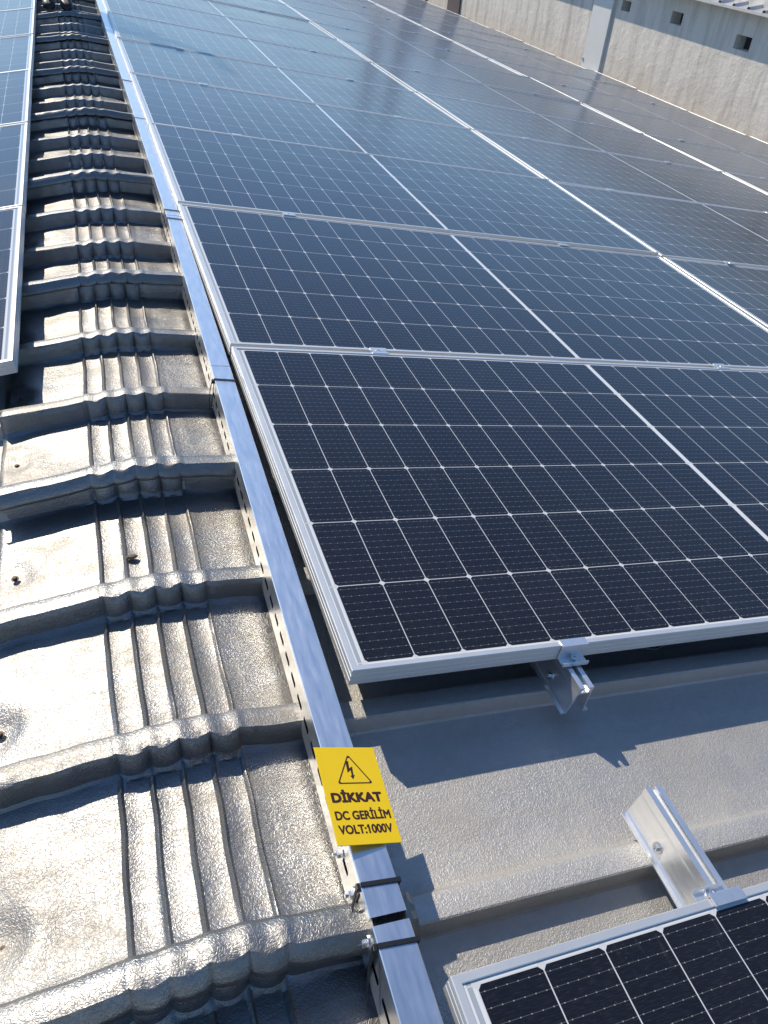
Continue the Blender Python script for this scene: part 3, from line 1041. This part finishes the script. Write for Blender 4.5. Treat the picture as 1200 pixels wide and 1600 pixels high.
# metal roof with ribs, eave 0.165 out
EO, EH, RS_ = 0.165, 1.118, math.tan(math.radians(11))
rm_ = MB()
prof = []
y = V0
while y < V1:
    prof += [(y, 0.0), (y + 0.17, 0.0), (y + 0.185, 0.03), (y + 0.215, 0.03), (y + 0.23, 0.0)]
    y += 0.25
prof.append((y, 0.0))
rings = []
for x in (-EO, 1.5, 3.2):
    rings.append([(x, yy, EH + 0.022 + (x + EO) * RS_ + h) for yy, h in prof])
rm_.loft(rings, closed=False)
rm_.build('roof', M['shed_roof'], broot)
y = V0
i = 0
while y < V1:
    fm = MB()
    fm.box(-EO - 0.012, -EO + 0.010, y, min(V1, y + 1.495), EH, EH + 0.028)
    fm.build('fascia', M['fascia'], broot)
    y += 1.5
sm = MB()
sm.add([(-EO + 0.011, V0, EH + 0.004), (-EO + 0.011, V1, EH + 0.004), (0, V1, EH + 0.04), (0, V0, EH + 0.04)], [(0, 1, 2, 3)])
sm.build('soffit', M['shed_roof'], broot)
fl_ = MB()
fl_.box(-0.03, 0.0, -1.0, 22.0, -0.06, -0.034)
fl_.build('flashing', M['fascia'], broot)

# ------------------------------------------------------------------ utility poles that mirror in the far panels
for i, (u, v) in enumerate([(9.95, 27.6), (10.75, 27.3)]):
    base = MR @ Vector((u, v, 0))
    pr = empty('utility_pole', Matrix.Translation((base.x, base.y, -6.0)), ('left', 'right')[i] + ' one of two dark posts standing behind the building, mirrored in the far panels', 'pole')
    m = MB()
    m.lathe([(0.26, 0), (0.24, 4), (0.22, 6.0 + base.z + 3.9)], (0, 0, 0), (0, 0, 1), 12)
    m.build('shaft', M['pole'], pr, smooth=True)
    m = MB()
    m.box(-0.6, 0.6, -0.05, 0.05, 6.0 + base.z + 3.2, 6.0 + base.z + 3.32)
    m.build('crossarm', M['pole'], pr)

# ------------------------------------------------------------------ person standing on the ridge
PVV = 7.36
foot_z = PC.z + 0.055
proot = empty('person', Matrix.Translation((PC.x - 0.085, PVV, foot_z)), 'person in dark boots standing on the far ridge, cut by the top edge', 'person')
HY, HZ = -0.02, 0.04
J = dict(pel=(0, 0.02, 0.98), sp1=(0, 0.03, 1.15), sp2=(0, 0.03, 1.35), nk=(0, 0.01, 1.53), hd0=(0, HY - 0.01, 1.60 + HZ), hd1=(0, HY - 0.015, 1.70 + HZ), hd2=(0, HY - 0.005, 1.78 + HZ),
         lh=(-0.11, 0.02, 0.92), lk=(-0.105, -0.02, 0.52), la=(-0.07, 0.05, 0.12), rh=(0.11, 0.02, 0.92), rk=(0.105, -0.02, 0.52), ra=(0.07, 0.05, 0.12),
         ls=(-0.20, 0.03, 1.46), le=(-0.36, 0.06, 1.20), lw=(-0.24, -0.11, 1.04), lp=(-0.19, -0.155, 1.00), rs=(0.20, 0.03, 1.46), re=(0.30, -0.02, 1.73), rw=(0.20, -0.08, 1.98), rp=(0.18, -0.09, 2.07))
RAD = dict(pel=.17, sp1=.16, sp2=.165, nk=.06, hd0=.075, hd1=.088, hd2=.06, lh=.10, lk=.066, la=.05, rh=.10, rk=.066, ra=.05, ls=.07, le=.052, lw=.034, lp=.035, rs=.07, re=.052, rw=.034, rp=.035)
ED = [('pel', 'sp1'), ('sp1', 'sp2'), ('sp2', 'nk'), ('nk', 'hd0'), ('hd0', 'hd1'), ('hd1', 'hd2'), ('pel', 'lh'), ('lh', 'lk'), ('lk', 'la'), ('pel', 'rh'), ('rh', 'rk'), ('rk', 'ra'),
      ('sp2', 'ls'), ('ls', 'le'), ('le', 'lw'), ('lw', 'lp'), ('sp2', 'rs'), ('rs', 're'), ('re', 'rw'), ('rw', 'rp')]
verts = dict(J)
rad = dict(RAD)
for sd, along, across in (('l', Vector((0.45, -0.72, -0.5)), Vector((0.85, 0.5, 0.0))), ('r', Vector((-0.15, -0.15, 0.97)), Vector((-0.95, 0.3, 0.0)))):
    along.normalize()
    across.normalize()
    palm = Vector(J[sd + 'p'])
    curl = along.cross(across) * (1 if along.cross(across).y < 0 else -1)
    for f_ in range(5):
        if f_ < 4:
            ln_ = (0.062, 0.072, 0.067, 0.05)[f_]
            a0 = palm + across * (0.030 - 0.020 * f_) + along * 0.045
            a1 = a0 + along * ln_ * 0.55 + curl * 0.008
            a2 = a1 + along * ln_ * 0.42 + curl * 0.022
        else:
            a0 = palm + across * 0.036 - along * 0.005
            a1 = a0 + across * 0.020 + along * 0.028
            a2 = a1 + across * 0.006 + along * 0.028
        nm = '%sf%d' % (sd, f_)
        for q, a_ in enumerate((a0, a1, a2)):
            verts[nm + str(q)] = tuple(a_)
            rad[nm + str(q)] = 0.0095 - 0.001 * q
        ED += [(sd + 'p', nm + '0'), (nm + '0', nm + '1'), (nm + '1', nm + '2')]
keys = list(verts)
me = bpy.data.meshes.new('body_skeleton')
me.from_pydata([verts[k] for k in keys], [(keys.index(a), keys.index(b)) for a, b in ED], [])
tmp = bpy.data.objects.new('body_skeleton', me)
COL.objects.link(tmp)
sk = tmp.modifiers.new('skin', 'SKIN')
for i, k in enumerate(keys):
    sv = me.skin_vertices[0].data[i]
    sv.radius = (rad[k] * (1.15 if k in ('sp1', 'sp2', 'pel') else 1), rad[k] * (0.75 if k in ('sp1', 'sp2', 'pel') else 1))
    sv.use_root = (k == 'pel')
ss = tmp.modifiers.new('sub', 'SUBSURF')
ss.levels = ss.render_levels = 2
dg = bpy.context.evaluated_depsgraph_get()
bme = bpy.data.meshes.new_from_object(tmp.evaluated_get(dg))
bpy.data.objects.remove(tmp)
bme.materials.clear()
for mm in ('trouser', 'jacket', 'skin'): bme.materials.append(M[mm])
for p_ in bme.polygons:
    c_ = p_.center
    p_.use_smooth = True
    hand = (c_.y < -0.125 and c_.z < 1.1) or c_.z > 1.99
    p_.material_index = 2 if ((c_.z > 1.55 and abs(c_.x) < 0.13) or hand) else (1 if c_.z > 0.93 else 0)
bo_ = bpy.data.objects.new('body', bme)
COL.objects.link(bo_)
bo_.parent = proot
# hair, face
hm = MB()
hm.lathe([(0.094, 0.0), (0.099, 0.04), (0.092, 0.08), (0.06, 0.115), (0.001, 0.125)], (0, HY + 0.012, 1.69 + HZ), (0, 0, 1), 16)
hm.build('hair', M['hair'], proot, smooth=True)
for sx in (-1, 1):
    em = MB()
    em.lathe([(0.0005, 0), (0.008, 0.002), (0.010, 0.006), (0.006, 0.011), (0.0005, 0.012)], (sx * 0.032, HY - 0.088, 1.675 + HZ), (0, -1, 0), 8)
    em.build('eye', M['hair'], proot, smooth=True)
    er = MB()
    er.lathe([(0.001, 0), (0.02, 0.004), (0.022, 0.012), (0.001, 0.018)], (sx * 0.083, HY, 1.66 + HZ), (sx, 0, 0), 8)
    er.build('ear', M['skin'], proot, smooth=True)
nm_ = MB()
nm_.loft([[(-0.008, -0.085, 1.68), (0.008, -0.085, 1.68), (0, -0.09, 1.685)], [(-0.017, -0.085, 1.635), (0.017, -0.085, 1.635), (0, -0.122, 1.638)]])
nm_.v = [(x, y + HY, z + HZ) for x, y, z in nm_.v]
nm_.build('nose', M['skin'], proot)
mo = MB()
mo.box(-0.024, 0.024, HY - 0.092, HY - 0.08, 1.604 + HZ, 1.612 + HZ)
mo.build('mouth', M['brown'], proot)
for sx in (-1, 1):
    bt = MB()
    x0 = sx * 0.068
    secs = [(0.105, 0.036, 0.0, 0.07), (0.09, 0.045, 0.0, 0.15), (0.03, 0.046, 0.0, 0.155), (-0.02, 0.044, 0.0, 0.115), (-0.08, 0.050, 0.0, 0.075), (-0.13, 0.051, 0.0, 0.062), (-0.165, 0.044, 0.0, 0.05), (-0.185, 0.024, 0.004, 0.03)]
    rings = []
    for (y, hw, z0, z1) in secs:
        rings.append([(x0 + hw * math.cos(a), y + 0.02, z0 + (z1 - z0) * (0.5 + 0.5 * max(-1, min(1, 1.25 * math.sin(a))))) for a in [2 * math.pi * q / 14 for q in range(14)]])
    bt.loft(rings)
    bt.build('boot', M['boot'], proot, smooth=True, angle=60)
